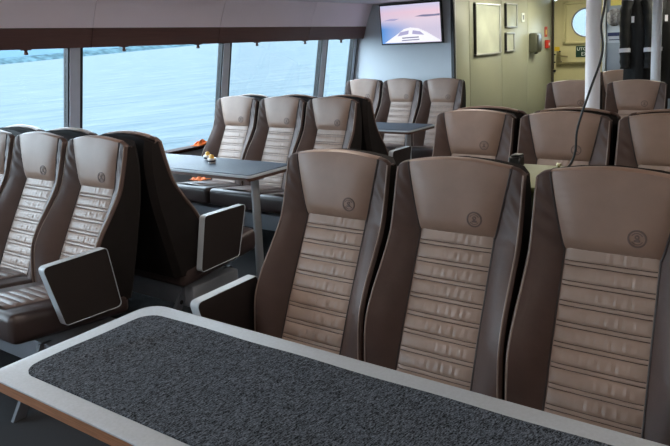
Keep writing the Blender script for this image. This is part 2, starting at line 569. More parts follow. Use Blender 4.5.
def text(name, body, size, loc, material, parent, align='CENTER'):
    cu = bpy.data.curves.new(name, 'FONT')
    cu.body = body
    cu.size = size
    cu.align_x = align
    cu.align_y = 'CENTER'
    cu.extrude = 0.0008
    t_ = bpy.data.objects.new(name, cu)
    C.objects.link(t_)
    bpy.context.view_layer.update()
    me = bpy.data.meshes.new_from_object(t_.evaluated_get(bpy.context.evaluated_depsgraph_get()))
    bpy.data.objects.remove(t_)
    me.materials.clear()
    o = ob(name, me, material)
    o.parent = parent
    o.location = loc
    o.rotation_euler = (PI / 2, 0, 0)
    return o
text('lettering', 'UTGANG', 0.066, (0, -0.006, 0.036), white_print, sg)
text('lettering', 'EXIT', 0.075, (0, -0.006, -0.038), white_print, sg)

# ------------------------------------------------------------------ seats
ZB, ZH, ZT = 0.38, 0.886, 1.142
WF = [(0.36, -0.225), (0.52, -0.222), (0.62, -0.207), (0.70, -0.166), (0.79, -0.10), (0.88, -0.04), (0.98, -0.006), (1.08, 0.02), (1.165, 0.045)]
YB = [(0.36, 0.0), (0.6, 0.06), (0.85, 0.115), (1.0, 0.125), (1.165, 0.105)]
WO = [(0.36, 0.244), (0.6, 0.243), (0.8, 0.237), (1.0, 0.234), (1.165, 0.230)]
def wf(z): return interp(WF, z)
def yb(z): return interp(YB, z)
def wo(z): return interp(WO, z)
def pc(z):
    if z <= ZH:
        return 0.018 - 0.49 * (ZH - z) + 0.06 * max(0, ZH - z - 0.3) ** 1.0
    return 0.018 + 0.02 * ((z - ZH) / 0.27) ** 2
def hp(z):
    if z <= ZH:
        return 0.135
    t = min(1, (z - ZH) / 0.235)
    return 0.135 + 0.049 * t ** 0.85
def ztop(x):
    a = abs(x)
    return ZT - 0.030 * (a / 0.235) ** 2.0 - 0.016 * (max(0, a - 0.205) / 0.03) ** 2

def wing_point(s, t, v):
    # iterate: x depends on z, z depends on x
    x = 0.2
    for _ in range(4):
        z = ZB + (ztop(x) - ZB) * v
        x = hp(z) + (wo(z) - hp(z)) * t
    f, a = wf(z), pc(z)
    f = min(f, a + 0.01)
    if t < 0.9:
        q = t / 0.9
        y = a + (f - a) * (q * 1.12 - 0.12 * q * q) - 0.010 * math.sin(PI * q) * (1 if z < ZH else 0.4)
    else:
        y = f + 0.006 * ((t - 0.9) / 0.1) ** 2
    return Vector((s * x, y, z))

def make_wing(s):
    rows = []
    NV, NT = 72, 10
    for j in range(NV + 1):
        v = j / NV
        r = [wing_point(s, i / NT, v) for i in range(NT + 1)]
        e = r[-1]
        r.append(Vector((e.x + s * 0.003, e.y + 0.008, e.z)))
        r.append(Vector((e.x - s * 0.002, e.y + 0.016, e.z)))
        if 5 < j < NV - 2:   # creases pulled across the bolster
            for i in range(1, NT):
                w = math.sin(i / NT * PI)
                zz = r[i].z
                if zz > 0.6:
                    r[i].y += 0.0042 * w * math.sin(zz * 95 + i * 0.7 * s) * max(0, math.sin(zz * 13 + 1.0))
        rows.append(r)
    top = rows[-1]
    for k, (fr_, dz) in enumerate(((0.1, 0.004), (0.3, 0.005), (0.42, -0.004))):
        rows.append([Vector((p.x, p.y + (yb(1.165) - p.y) * fr_, p.z + dz)) for p in top])
    return finish('wing', *g_grid(rows))

def head_point(u, v):
    z0 = ZH + (1.135 - ZH) * v
    x = u * (hp(z0) + 0.002)
    z = ZH + (ztop(x) - ZH) * v
    pu = 1 - abs(u) ** 5
    pv = min(1, v / 0.16) ** 0.5 * (1 - 0.5 * v ** 3)
    return Vector((x, pc(z) - 0.002 - 0.026 * pu * pv, z))

def make_headrest():
    rows = []
    for j in range(23):
        v = j / 22
        r = []
        for i in range(25):
            u = -1 + 2 * i / 24
            p = head_point(u, v)
            # gathered leather by the seams
            e = max(0, abs(u) - 0.62) / 0.38
            p.y += 0.0022 * math.sin(v * 60 + (2 if u > 0 else 0)) * e * (1 - e) * 4 * (0.4 + 0.6 * v)
            b = max(0, 1 - v / 0.3)
            p.y += 0.0016 * math.sin(u * 34 + math.sin(u * 9)) * b * min(1, v / 0.05)
            r.append(p)
        rows.append(r)
    top = rows[-1]
    for fr_, dz in ((0.08, 0.004), (0.22, 0.007), (0.36, 0.006), (0.42, -0.004)):
        rows.append([Vector((p.x, p.y + (yb(1.165) + 0.004 - p.y) * fr_, p.z + dz * (1 - 0.3 * abs(-1 + 2 * i / 24)))) for i, p in enumerate(top)])
    first = rows[0]
    rows.insert(0, [Vector((p.x, p.y + 0.02, p.z - 0.002)) for p in first])
    return finish('headrest', *g_grid(rows))

def make_panel():
    rnd = random.Random(3)
    rows = []
    NR = 9
    zt, zb = ZH + 0.012, 0.40
    h = (zt - zb) / NR
    prof = [(0, 0), (0.03, 0.005), (0.08, 0.0085), (0.2, 0.0105), (0.38, 0.0115), (0.54, 0.0108), (0.66, 0.0095), (0.73, 0.0065), (0.765, 0.0015), (0.80, 0.0055), (0.87, 0.0066), (0.95, 0.0055)]
    NX = 44
    for k in range(NR):
        ph = [rnd.uniform(0, 6) for _ in range(4)]
        c0, sp = rnd.uniform(0.05, 0.4), rnd.uniform(0.5, 0.9)
        for t, d_ in prof:
            z = zt - (k + t) * h
            r = []
            for i in range(NX + 1):
                u = -1 + 2 * i / NX
                x = u * 0.135
                wr = math.sin(u * 33 + ph[0] + 2 * t) * 0.6 + math.sin(u * 52 + ph[1] - 2 * t) * 0.4
                env = math.exp(-((u - c0) / sp) ** 2) * (math.sin(PI * min(1, t / 0.75)) ** 0.7 if t < 0.75 else 0)
                edge = (1 - abs(u) ** 8)
                y = pc(z) - d_ * edge - 0.0034 * wr * env * edge
                r.append(Vector((x, y, z)))
            rows.append(r)
    return finish('quilted_panel', *g_grid(rows))

def make_stitching():
    m_ = MB()
    zt, zb, NR = ZH + 0.012, 0.40, 9
    h = (zt - zb) / NR
    for k in range(NR):
        for t, d_ in ((0.0, 0.0015), (0.765, 0.003)):
            if k == 0 and t == 0:
                continue
            z = zt - (k + t) * h
            m_.add(*g_tube([(-0.131, pc(z) - d_ * 0.3, z), (-0.11, pc(z) - d_, z), (0.11, pc(z) - d_, z), (0.131, pc(z) - d_ * 0.3, z)], 0.0015, 4))  # dark seam thread also puts the shade of the grooves into colour
    return m_.me('stitching')

def make_shell():
    rows = []
    NV = 22
    for j in range(NV + 1):
        v = j / NV
        zc = ZB + (1.14 - ZB) * v
        r = []
        for x, kind in ((-1, 'f'), (-1, 'm'), (-1, 'b'), (-0.88, 'B'), (-0.5, 'B'), (0, 'B'), (0.5, 'B'), (0.88, 'B'), (1, 'b'), (1, 'm'), (1, 'f'), (0.5, 'i'), (0, 'i'), (-0.5, 'i')):
            xx = x * (wo(zc) - 0.001)
            z = ZB - 0.01 + (ztop(xx) - (0.0 if kind in 'bB' else 0.004) - ZB + 0.01) * v
            y = {'f': wf(z) + 0.014, 'm': (wf(z) + yb(z)) / 2 + 0.01, 'b': yb(z) - 0.03, 'B': yb(z), 'i': pc(z) + 0.035}[kind]
            if kind == 'i':
                xx = x * 0.25
            r.append(Vector((xx, y, z)))
        rows.append(r)
    n = len(rows[0])
    v = [p for r in rows for p in r]
    f = [(j * n + i, j * n + (i + 1) % n, (j + 1) * n + (i + 1) % n, (j + 1) * n + i) for j in range(NV) for i in range(n)]
    f += [tuple(range(n)), tuple(range(NV * n, NV * n + n))]
    # zip the top between back and front rows
    return finish('back_shell', v, f)

def make_emblem():
    cx, cz = 0.075, 0.951
    m_ = MB()
    def surf(x, z):
        v = (z - ZH) / (ztop(x) - ZH)
        z0 = ZH + (1.135 - ZH) * v
        return head_point(x / (hp(z0) + 0.002), v).y
    def annulus(r0_, r1_, a0=0.0, a1=2 * PI, n=28, ox=0, oz=0):
        rows = [[], [], [], []]
        for k in range(n + 1):
            a = a0 + (a1 - a0) * k / n
            for q, (r_, d_) in enumerate(((r0_, 0.002), (r0_, -0.0022), (r1_, -0.0022), (r1_, 0.002))):
                x, z = cx + ox + r_ * math.cos(a), cz + oz + r_ * math.sin(a)
                rows[q].append((x, surf(x, z) + d_, z))
        m_.add(*g_grid(rows))
    annulus(0.0215, 0.0262)
    annulus(0.0155, 0.0175, 0.5, 2.6, 14)
    annulus(0.0155, 0.0175, 3.7, 5.8, 14)
    annulus(0.003, 0.0065, 0, 2 * PI, 14, 0, 0.0048)
    for x0, x1, z0, z1 in ((-0.008, 0.008, -0.0095, -0.004), (-0.0035, 0.0035, -0.004, 0.0)):
        ym = surf(cx, cz)
        m_.add(*g_box(cx + x0, cx + x1, ym - 0.0028, ym + 0.002, cz + z0, cz + z1))
    return m_.me('emblem')

def make_cushion():
    # side profile swept across with rounded ends
    v, f = g_box(-0.245, 0.245, -0.625, -0.03, 0.30, 0.415, 0.035, 4)
    out = []
    for x, y, z in v:
        k = (y + 0.06) / -0.565
        z2 = z + 0.075 * k * (1 if z > 0.36 else 0.75)
        if z > 0.37:
            z2 += 0.010 * (1 - (x / 0.25) ** 2)
        out.append((x, y, z2))
    return finish('seat_cushion', out, f)

def make_cushion_panel():
    rows = []
    NR = 9
    for k in range(NR):
        for t, d_ in ((0, 0.0), (0.12, 0.004), (0.45, 0.007), (0.8, 0.004)):
            y = -0.14 - 0.45 * (k + t) / NR
            kk = (y + 0.06) / -0.565
            r = []
            for i in range(17):
                u = -1 + 2 * i / 16
                x = u * 0.128
                r.append((x, y, 0.416 + 0.075 * kk + 0.010 * (1 - (x / 0.25) ** 2) + d_ * (1 - abs(u) ** 8) - 0.002 * abs(u) ** 8))
            rows.append(r)
    return finish('cushion_panel', *g_grid(rows))

def pipe_mesh(pts, r, n=6):
    return finish('piping', *g_tube(pts, r, n))

ARM = [(-0.49, 0.668), (-0.17, 0.670), (-0.117, 0.374), (-0.41, 0.384)]   # (y, z)
def make_arm_panel(x0, x1):
    return finish('armrest', *g_prism(round_poly(ARM, 0.022, 6), YZ, x0 + 0.004, x1 - 0.004))
def make_arm_rim(x0, x1):
    a = round_poly(ARM, 0.022, 6)
    cy, cz = sum(p[0] for p in a) / len(a), sum(p[1] for p in a) / len(a)
    def off(p, d_):
        q = Vector((p[0] - cy, p[1] - cz))
        L_ = Vector((q.x * (1 - d_ / 0.16), q.y * (1 - d_ / 0.145)))
        return (cy + L_.x, cz + L_.y)
    rows = []
    for xx, d_ in ((x0, 0.001), (x0, -0.0015), (x1, -0.0015), (x1, 0.001), (x0, 0.001)):
        rows.append([(xx, *off(p, d_)) for p in a + a[:1]])
    return finish('rim', *g_grid(rows))

ME = dict(head=make_headrest(), stitch=make_stitching(), wl=make_wing(-1), wr=make_wing(1), panel=make_panel(), shell=make_shell(), emblem=make_emblem(), cushion=make_cushion(), cpanel=make_cushion_panel(),
          pl=pipe_mesh([wing_point(-1, 0.93, j / 30) + Vector((0, -0.001, 0)) for j in range(31)], 0.0030), pr=pipe_mesh([wing_point(1, 0.93, j / 30) + Vector((0, -0.001, 0)) for j in range(31)], 0.0030),
          hl=pipe_mesh([head_point(-1, j / 20) + Vector((0, -0.001, 0)) for j in range(21)], 0.0035), hr=pipe_mesh([head_point(1, j / 20) + Vector((0, -0.001, 0)) for j in range(21)], 0.0035),
          seaml=pipe_mesh([(-0.136, pc(z) - 0.003, z) for z in [0.38 + 0.51 * k / 20 for k in range(21)]], 0.003), seamr=pipe_mesh([(0.136, pc(z) - 0.003, z) for z in [0.38 + 0.51 * k / 20 for k in range(21)]], 0.003),
          al=make_arm_panel(-0.295, -0.255), ar=make_arm_panel(0.255, 0.295), rl=make_arm_rim(-0.295, -0.255), rr=make_arm_rim(0.255, 0.295))

def make_seat(x, y, facing, label, group, arm=None):
    o = empty('ferry_seat', (x - 0.006, y, 0), 0 if facing < 0 else PI)
    tag(o, label, 'seat', group)
    ob('back_shell', ME['shell'], leather_dark, o)
    h = ob('headrest', ME['head'], leather_head, o)
    ob('emblem', ME['emblem'], emblem_m, h)
    ob('piping', ME['hl'], piping_dark, h)
    ob('piping', ME['hr'], piping_dark, h)
    a = ob('side_bolster', ME['wl'], leather_wing, o)
    ob('piping', ME['pl'], piping_light, a)
    a = ob('side_bolster', ME['wr'], leather_wing, o)
    ob('piping', ME['pr'], piping_light, a)
    p = ob('quilted_panel', ME['panel'], leather_panel, o)
    ob('stitching', ME['stitch'], piping_dark, p)
    ob('seam', ME['seaml'], piping_dark, p)
    ob('seam', ME['seamr'], piping_dark, p)
    ob('seat_cushion', ME['cushion'], leather_seat, o)
    ob('cushion_panel', ME['cpanel'], leather_cpanel, o)
    for s in (arm or ''):
        ap = ob('armrest', ME['al' if s == 'l' else 'ar'], arm_panel, o)
        ob('rim', ME['rl' if s == 'l' else 'rr'], arm_rim, ap)
    return o

def make_frame(xs, y, facing, label):
    s = 1 if facing < 0 else -1
    o = empty('seat_frame', ((xs[0] + xs[-1]) / 2 - 0.006, y, 0), 0 if facing < 0 else PI)
    tag(o, label, 'seat frame', 'grey frames under the seat rows')
    w = (max(xs) - min(xs)) / 2 + 0.24
    box('beam', (-w, w, -0.45, -0.10, 0.165, 0.288), grey_metal, o, 0.01)
    for sx in (-1, 1):
        xx = sx * (w - 0.08)
        for (ya, yb_) in ((-0.13, 0.07), (-0.44, -0.60)):
            dy = 0.028
            poly = [(ya - dy, 0.288), (ya + dy, 0.288), (yb_ + dy, 0.0), (yb_ - dy, 0.0)]
            lg = ob('leg', finish('leg', *g_prism(poly, YZ, xx - 0.01, xx + 0.01), False), leg_metal, o)
            for t in (0.3, 0.5, 0.7):
                yc, zc = ya + (yb_ - ya) * t, 0.288 * (1 - t)
                ob('hole', finish('hole', *g_tube([(xx - 0.0115, yc, zc), (xx + 0.0115, yc, zc)], 0.012, 10)), hole_m, lg)
    return o

P3 = ('left', 'middle', 'right')
A_X = [-1.441, -0.941, -0.441]
A_L = ['brown leather aisle seat, leftmost of the three in the foreground row',
       'brown leather seat in the middle of the foreground row at the near table',
       'brown leather seat at the right edge of the foreground row']
for i, x in enumerate(A_X):
    make_seat(x, 2.021, -1, A_L[i], 'foreground row of seats', ['l', '', 'r'][i])
make_frame(A_X, 2.021, -1, 'grey metal frame under the foreground row of three seats')
B_X = [-3.869, -3.369, -2.869]
B_L = ['brown leather seat by the left window, cut off by the left edge',
       'brown leather seat in the middle of the left window row, beside the aisle seat',
       'brown leather aisle seat at left with black armrest panel behind the near table corner']
for i, x in enumerate(B_X):
    make_seat(x, 1.978, -1, B_L[i], 'left window row facing the viewer', ['', '', 'r'][i])
make_frame(B_X, 1.978, -1, 'grey metal frame under the left window row facing the viewer')
B2_L = ['dark seat back facing away behind the leftmost seat, next to the window',
        'dark seat back facing away behind the middle seat of the left row',
        'dark aisle seat facing away at left, black side and brown armrest panel in view']
for i, x in enumerate(B_X):
    make_seat(x, 2.255, 1, B2_L[i], 'left window row facing away', ['', '', 'l'][i])
make_frame(B_X, 2.255, 1, 'grey metal frame with holed slanting legs under the row facing away')
C_X = [-3.993, -3.493, -2.993]
C_L = ['brown leather seat nearest the window behind the table with two small cups',
       'brown leather seat in the middle behind the table with two small cups',
       'brown leather aisle seat of the middle window row, right of three']
for i, x in enumerate(C_X):
    make_seat(x, 4.191, -1, C_L[i], 'middle window row facing the viewer', ['', '', 'r'][i])
make_frame(C_X, 4.191, -1, 'grey metal frame under the middle window row')
C2_L = ['dark seat back by the window peeking over the middle window row',
        'dark seat back peeking between the two right seats of the middle window row',
        'dark aisle seat facing away behind the middle window row, side and rimmed armrest in view']
for i, x in enumerate(C_X):
    make_seat(x, 4.47, 1, C2_L[i], 'middle window row facing away', ['', '', 'l'][i])
make_frame(C_X, 4.47, 1, 'grey metal frame under the seats facing the far table')
D_X = [-4.141, -3.641, -3.141]
D_L = ['far brown seat under the screen, leftmost by the last window', 'far brown seat under the screen, middle of three', 'far brown seat under the screen, rightmost beside the sage wall']
for i, x in enumerate(D_X):
    make_seat(x, 6.456, -1, D_L[i], 'far row below the screen', ['', '', ''][i])
make_frame(D_X, 6.456, -1, 'grey metal frame under the far row below the screen')
E_X = [-1.52, -1.018, -0.515]
E_L = ['brown leather seat left in the second row, in front of the sage wall',
       'brown leather seat in the second row with the black cable hanging across it',
       'brown leather seat cut off by the right edge in the second row']
for i, x in enumerate(E_X):
    make_seat(x, 3.505, -1, E_L[i], 'second row on the right', ['l', '', 'r'][i])
make_frame(E_X, 3.505, -1, 'grey metal frame under the second row on the right')
E2_L = ['dark seat facing away, back against the left seat of the second row',
        'dark seat facing away, back against the seat with the hanging cable',
        'dark seat facing away, back against the cut-off seat at the right edge']
for i, x in enumerate(E_X):
    make_seat(x, 3.785, 1, E2_L[i], 'second row facing away', ['r', '', 'l'][i])
make_frame(E_X, 3.785, 1, 'grey metal frame under the row facing away behind the second row')
F_X = [-1.665, -1.15, -0.62]
F_L = ['far right brown seat half hidden behind the thick white pole, before the door',
       'far right brown seat in front of the hanging black coats',
       'far right brown seat beyond the frame edge']
for i, x in enumerate(F_X[:2]):
    make_seat(x, 6.007, -1, F_L[i], 'third row on the right', ['l', ''][i])
make_frame(F_X[:2], 6.007, -1, 'grey metal frame under the third row on the right')
make_seat(-1.62, 7.62, -1, 'dark brown seat back between the white pole and the hanging black coats', 'lobby seat')
make_frame([-1.62, -1.62], 7.62, -1, 'grey metal frame under the single seat by the coats')

# ------------------------------------------------------------------ tables
def make_table(name, x0, x1, y0, y1, label, cr, legs, rmat, rlabel, rm, thick=0.032, wrinkle=False):
    H = 0.755
    cx, cy = (x0 + x1) / 2, (y0 + y1) / 2
    hx, hy = (x1 - x0) / 2, (y1 - y0) / 2
    t = empty(name, (cx, cy, 0))
    tag(t, label, 'table', 'tables between the seats')
    crs = cr if isinstance(cr, (list, tuple)) else [cr] * 4
    def scale(d_):
        return round_poly(rect(-hx + d_, hx - d_, -hy + d_, hy - d_), [max(0.008, q - d_) for q in crs], 8)
    mb_ = MB()
    a, b, c_ = scale(0.0), scale(0.0), scale(0.003)
    k = len(a)
    he = 0.006 if wrinkle else 0.013
    v = [(p[0], p[1], H - he) for p in a] + [(p[0], p[1], H - 0.002) for p in b] + [(p[0], p[1], H) for p in c_]
    f = [tuple(range(k - 1, -1, -1)), tuple(range(2 * k, 3 * k))]
    for r_ in range(2):
        f += [(r_ * k + i, r_ * k + (i + 1) % k, (r_ + 1) * k + (i + 1) % k, (r_ + 1) * k + i) for i in range(k)]
    top = ob('table_top', finish('table_top', v, f), laminate, t)
    ob('wooden_edge', finish('wooden_edge', *g_prism(scale(0.002), XY, H - thick, H - he)), wood_edge if wrinkle else wood_dark, top)
    for (lx, ly) in legs:
        lg = MB()
        lg.add(*g_lathe([(0.027, 0.02), (0.027, H - thick - 0.006)], 20, (lx - cx, ly - cy, 0)))
        l_ = ob('leg', lg.me('leg'), steel, t)
        ob('flange', finish('flange', *g_lathe([(0.10, 0.0), (0.10, 0.01), (0.04, 0.02), (0.03, 0.03)], 24, (lx - cx, ly - cy, 0))), steel, l_)
        ob('bracket', finish('bracket', *g_lathe([(0.06, 0), (0.06, 0.006)], 20, (lx - cx, ly - cy, H - thick - 0.006))), steel, l_)
    # the runner, a thing lying on the table
    rx0, rx1, ry0, ry1 = rm
    ro = empty('table_runner', ((rx0 + rx1) / 2, (ry0 + ry1) / 2, H))
    rp = round_poly(rect(rx0 - rx1, rx1 - rx0, ry0 - ry1, ry1 - ry0), 0.11, 8)
    rp = [(p[0] / 2, p[1] / 2) for p in rp]
    C.objects.unlink(ro)
    bpy.data.objects.remove(ro)
    NX_, NY_ = 90, 30
    hx_, hy_ = (rx1 - rx0) / 2, (ry1 - ry0) / 2
    R_ = 0.055 if wrinkle else 0.025
    vv, rows = [], []
    rnd = random.Random(5)
    for j in range(NY_ + 1):
        row = []
        for i in range(NX_ + 1):
            x, y = -hx_ + 2 * hx_ * i / NX_, -hy_ + 2 * hy_ * j / NY_
            # pull the corners round
            ax, ay = hx_ - abs(x), hy_ - abs(y)
            if ax < R_ and ay < R_:
                dx_, dy_ = R_ - ax, R_ - ay
                m_ = max(dx_, dy_)
                d_ = math.hypot(dx_, dy_)
                if d_ > 1e-9:
                    kx, ky = dx_ * m_ / d_, dy_ * m_ / d_
                    x = math.copysign(hx_ - R_ + kx, x)
                    y = math.copysign(hy_ - R_ + ky, y)
            z = 0.004 + 0.0012 * math.sin(x * 17 + y * 9) * math.sin(y * 21)
            if wrinkle:
                q = (x + hx_ - 0.11) - (y) * 0.42
                z += 0.006 * math.exp(-(q / 0.011) ** 2) * (0.5 + 0.5 * math.sin(y * 8 + 1)) * (1 - (y / hy_) ** 4)
            row.append((x, y, z))
        rows.append(row)
    v, f = g_grid(rows)
    nu, nv = NX_ + 1, NY_ + 1
    loop = [i for i in range(nu)] + [j * nu + nu - 1 for j in range(1, nv)] + [(nv - 1) * nu + i for i in range(nu - 2, -1, -1)] + [j * nu for j in range(nv - 2, 0, -1)]
    k0 = len(v)
    v = list(v) + [(v[i][0], v[i][1], 0.0003) for i in loop]
    f = list(f) + [(loop[i], loop[(i + 1) % len(loop)], k0 + (i + 1) % len(loop), k0 + i) for i in range(len(loop))]
    r_ = ob('table_runner', finish('table_runner', v, f), rmat)
    r_.location = ((rx0 + rx1) / 2, (ry0 + ry1) / 2, H)
    tag(r_, rlabel, 'table runner', 'runners on the tables')
    return t

make_table('dining_table', -1.665, 0.06, 0.778, 1.316, 'pale foreground table with brown wooden edge across the bottom of the view', [0.03, 0.03, 0.075, 0.075], [(-1.22, 0.875), (-0.25, 1.05)],
           runner_m, 'charcoal knitted runner with a creased end on the foreground table', (-1.602, 0.0, 0.832, 1.252), 0.034, True)
make_table('dining_table', -4.36, -2.80, 3.03, 3.50, 'window table with slate runner holding two small cups', 0.03, [(-2.86, 3.14), (-3.9, 3.26)],
           runner_blue, 'slate blue runner under the two small cups by the window', (-4.345, -2.82, 3.048, 3.482))
make_table('dining_table', -4.40, -2.86, 5.22, 5.72, 'far window table in front of the seats below the screen', 0.03, [(-2.96, 5.36), (-3.9, 5.46)],
           runner_blue, 'slate blue runner on the far table below the screen', (-4.385, -2.872, 5.232, 5.708))

# ------------------------------------------------------------------ screen on the bulkhead
tv = empty('wall_screen', (-3.64, 6.80, 1.75))
tag(tv, 'flat wall screen showing a pink sky and white bow on water', 'screen')
tv.rotation_euler = (math.radians(5), 0, 0)
box('bezel', (-0.388, 0.388, -0.095, -0.055, -0.228, 0.228), black_plastic, tv, 0.004, 1)
box('mount', (-0.12, 0.12, -0.055, 0.03, -0.1, 0.1), black_plastic, tv)
def screen_material():
    M = bpy.data.materials.new('screen_picture')
    M.use_nodes = True
    N, L = M.node_tree.nodes, M.node_tree.links
    P = N['Principled BSDF']
    P.inputs['Base Color'].default_value = (0.01, 0.01, 0.01, 1)
    P.inputs['Roughness'].default_value = 0.2
    tc = N.new('ShaderNodeTexCoord')
    sp = N.new('ShaderNodeSeparateXYZ')
    L.new(tc.outputs['Object'], sp.inputs[0])
    mr = N.new('ShaderNodeMapRange')
    mr.inputs[1].default_value = -0.215
    mr.inputs[2].default_value = 0.215
    L.new(sp.outputs[2], mr.inputs[0])
    r = N.new('ShaderNodeValToRGB')
    e = r.color_ramp.elements
    e[0].position, e[0].color = 0.0, (*lin((206, 196, 216)), 1)
    e[1].position, e[1].color = 1.0, (*lin((206, 204, 232)), 1)
    for p_, c_ in ((0.35, (206, 196, 218)), (0.58, (222, 206, 224)), (0.66, (228, 204, 220)), (0.8, (232, 200, 216))):
        q = e.new(p_)
        q.color = (*lin(c_), 1)
    L.new(mr.outputs[0], r.inputs[0])
    # the blue water at left
    mx_ = N.new('ShaderNodeMapRange')
    mx_.inputs[1].default_value = -0.36
    mx_.inputs[2].default_value = 0.08
    mx_.inputs[3].default_value = 1
    mx_.inputs[4].default_value = 0
    L.new(sp.outputs[0], mx_.inputs[0])
    mz = N.new('ShaderNodeMapRange')
    mz.inputs[1].default_value = 0.05
    mz.inputs[2].default_value = -0.05
    mz.inputs[3].default_value = 0.12
    mz.inputs[4].default_value = 1
    L.new(sp.outputs[2], mz.inputs[0])
    mu = N.new('ShaderNodeMath')
    mu.operation = 'MULTIPLY'
    L.new(mx_.outputs[0], mu.inputs[0])
    L.new(mz.outputs[0], mu.inputs[1])
    nz = N.new('ShaderNodeTexNoise')
    nz.inputs['Scale'].default_value = 60
    L.new(tc.outputs['Object'], nz.inputs['Vector'])
    mx = N.new('ShaderNodeMix')
    mx.data_type = 'RGBA'
    L.new(mu.outputs[0], mx.inputs[0])
    L.new(r.outputs[0], mx.inputs[6])
    mx.inputs[7].default_value = (*lin((92, 148, 218)), 1)
    L.new(mx.outputs[2], P.inputs['Emission Color'])
    P.inputs['Emission Strength'].default_value = 0.95
    return M
sc_ = box('display', (-0.372, 0.372, -0.097, -0.094, -0.212, 0.212), screen_material(), tv)
e_white = mat('screen_white', (5, 5, 5), 0.3, emit=(246, 244, 252, 0.95))
e_grey = mat('screen_grey', (5, 5, 5), 0.3, emit=(130, 128, 158, 0.9))
e_lil = mat('screen_lilac', (5, 5, 5), 0.3, emit=(176, 170, 208, 0.9))
def flat(name, poly, y, material, parent):
    return ob(name, finish(name, *g_prism(poly, XZ, y, y + 0.0006), False), material, parent)
flat('pictured_bow', [(-0.34, -0.205), (-0.15, -0.10), (-0.08, -0.055), (0.0, -0.042), (0.10, -0.055), (0.2, -0.10), (0.355, -0.19), (0.355, -0.205)], -0.0985, e_white, sc_)
flat('pictured_island', [(0.06, 0.075), (0.16, 0.09), (0.3, 0.088), (0.37, 0.092), (0.37, 0.07), (0.2, 0.066)], -0.0985, e_grey, sc_)
flat('pictured_island', [(-0.35, 0.045), (-0.24, 0.065), (-0.13, 0.06), (-0.2, 0.04)], -0.0985, e_lil, sc_)
flat('pictured_deck', [(-0.17, -0.135), (-0.13, -0.09), (-0.02, -0.075), (-0.03, -0.115)], -0.0995, e_lil, sc_)
flat('pictured_deck', [(0.02, -0.115), (0.03, -0.075), (0.12, -0.09), (0.17, -0.13)], -0.0995, e_lil, sc_)
flat('pictured_hatch', [(-0.11, -0.15), (0.10, -0.145), (0.10, -0.158), (-0.11, -0.163)], -0.0995, e_grey, sc_)
flat('pictured_hatch', [(-0.115, -0.178), (0.105, -0.172), (0.105, -0.183), (-0.115, -0.19)], -0.0995, e_grey, sc_)

# ------------------------------------------------------------------ frames, dispenser, alarm on the sage wall
def picture(y0, y1, z0, z1, label, w=0.022):
    o = empty('picture_frame', (-3.17, (y0 + y1) / 2, (z0 + z1) / 2))
    tag(o, label, 'picture frame', 'framed notices on the sage wall')
    a, b = (y1 - y0) / 2, (z1 - z0) / 2
    for bb in ((0, 0.03, -a, a, b - w, b), (0, 0.03, -a, a, -b, -b + w)):
        box('frame_rail', bb, silver_trim, o, 0.003, 1)
    for bb, mm in (((0, 0.03, -a, -a + w * 1.1, -b, b), black_plastic), ((0, 0.03, a - w * 1.1, a, -b, b), silver_trim)):
        box('frame_rail', bb, mm, o, 0.003, 1)
    box('poster', (0.0, 0.012, -a + w, a - w, -b + w, b - w), picture_glass, o)
picture(7.36, 8.15, 1.345, 1.955, 'large framed poster with silver edges on the sage wall')
picture(8.33, 8.74, 1.665, 1.975, 'small framed notice, upper of two right of the large poster', 0.02)
picture(8.33, 8.64, 1.36, 1.605, 'smallest framed notice, lower of two right of the large poster', 0.02)
sw = empty('wall_switch', (-3.17, 9.0, 1.80))
tag(sw, 'white square wall switch right of the framed notices', 'switch')
box('plate', (0, 0.012, -0.055, 0.055, -0.06, 0.06), white_print, sw, 0.003, 1)
box('rocker', (0.012, 0.018, -0.02, 0.02, -0.03, 0.03), grey_metal, sw, 0.002, 1)
dp = empty('soap_dispenser', (-3.17, 9.36, 1.45))
tag(dp, 'grey hand sanitiser dispenser on the sage wall beside the door', 'dispenser')
box('housing', (0, 0.11, -0.11, 0.11, -0.13, 0.14), mat('dispenser_grey', (96, 98, 82), 0.4), dp, 0.02, 3)
box('front_cover', (0.11, 0.125, -0.08, 0.08, -0.10, 0.11), mat('dispenser_dark', (64, 66, 58), 0.35), dp, 0.006, 2)
box('nozzle', (0.05, 0.09, -0.03, 0.03, -0.15, -0.13), black_plastic, dp, 0.004, 1)
fa = empty('fire_call_point', (-3.17, 10.0, 1.42))
tag(fa, 'red fire call point by the door frame', 'alarm')
box('box', (0, 0.05, -0.05, 0.05, -0.06, 0.06), red_paint, fa, 0.006, 1)
box('button_glass', (0.05, 0.053, -0.025, 0.025, -0.02, 0.02), white_print, fa)
fs = empty('fire_sign', (-3.17, 10.0, 1.60))
tag(fs, 'small red sign above the fire call point', 'sign')
box('plate', (0, 0.004, -0.06, 0.06, -0.075, 0.075), red_paint, fs)
box('symbol', (0.004, 0.006, -0.025, 0.025, -0.04, 0.03), yellow_paper, fs)

# ------------------------------------------------------------------ poles, cabinet, cable
def pole(x, y, r, label):
    o = empty('support_pole', (x, y, 0))
    tag(o, label, 'pole', 'white support poles')
    ob('shaft', finish('shaft', *g_lathe([(r, 0.0), (r, CEIL if y < 6.8 else 2.1)], 28)), white_paint, o)
    ob('floor_flange', finish('floor_flange', *g_lathe([(r + 0.05, 0.0), (r + 0.05, 0.012), (r + 0.004, 0.03)], 28)), white_paint, o)
pole(-1.153, 4.62, 0.047, 'thick white round pole rising behind the seat with the cable')
pole(-1.104, 6.6, 0.041, 'thinner white round pole in front of the black coats')

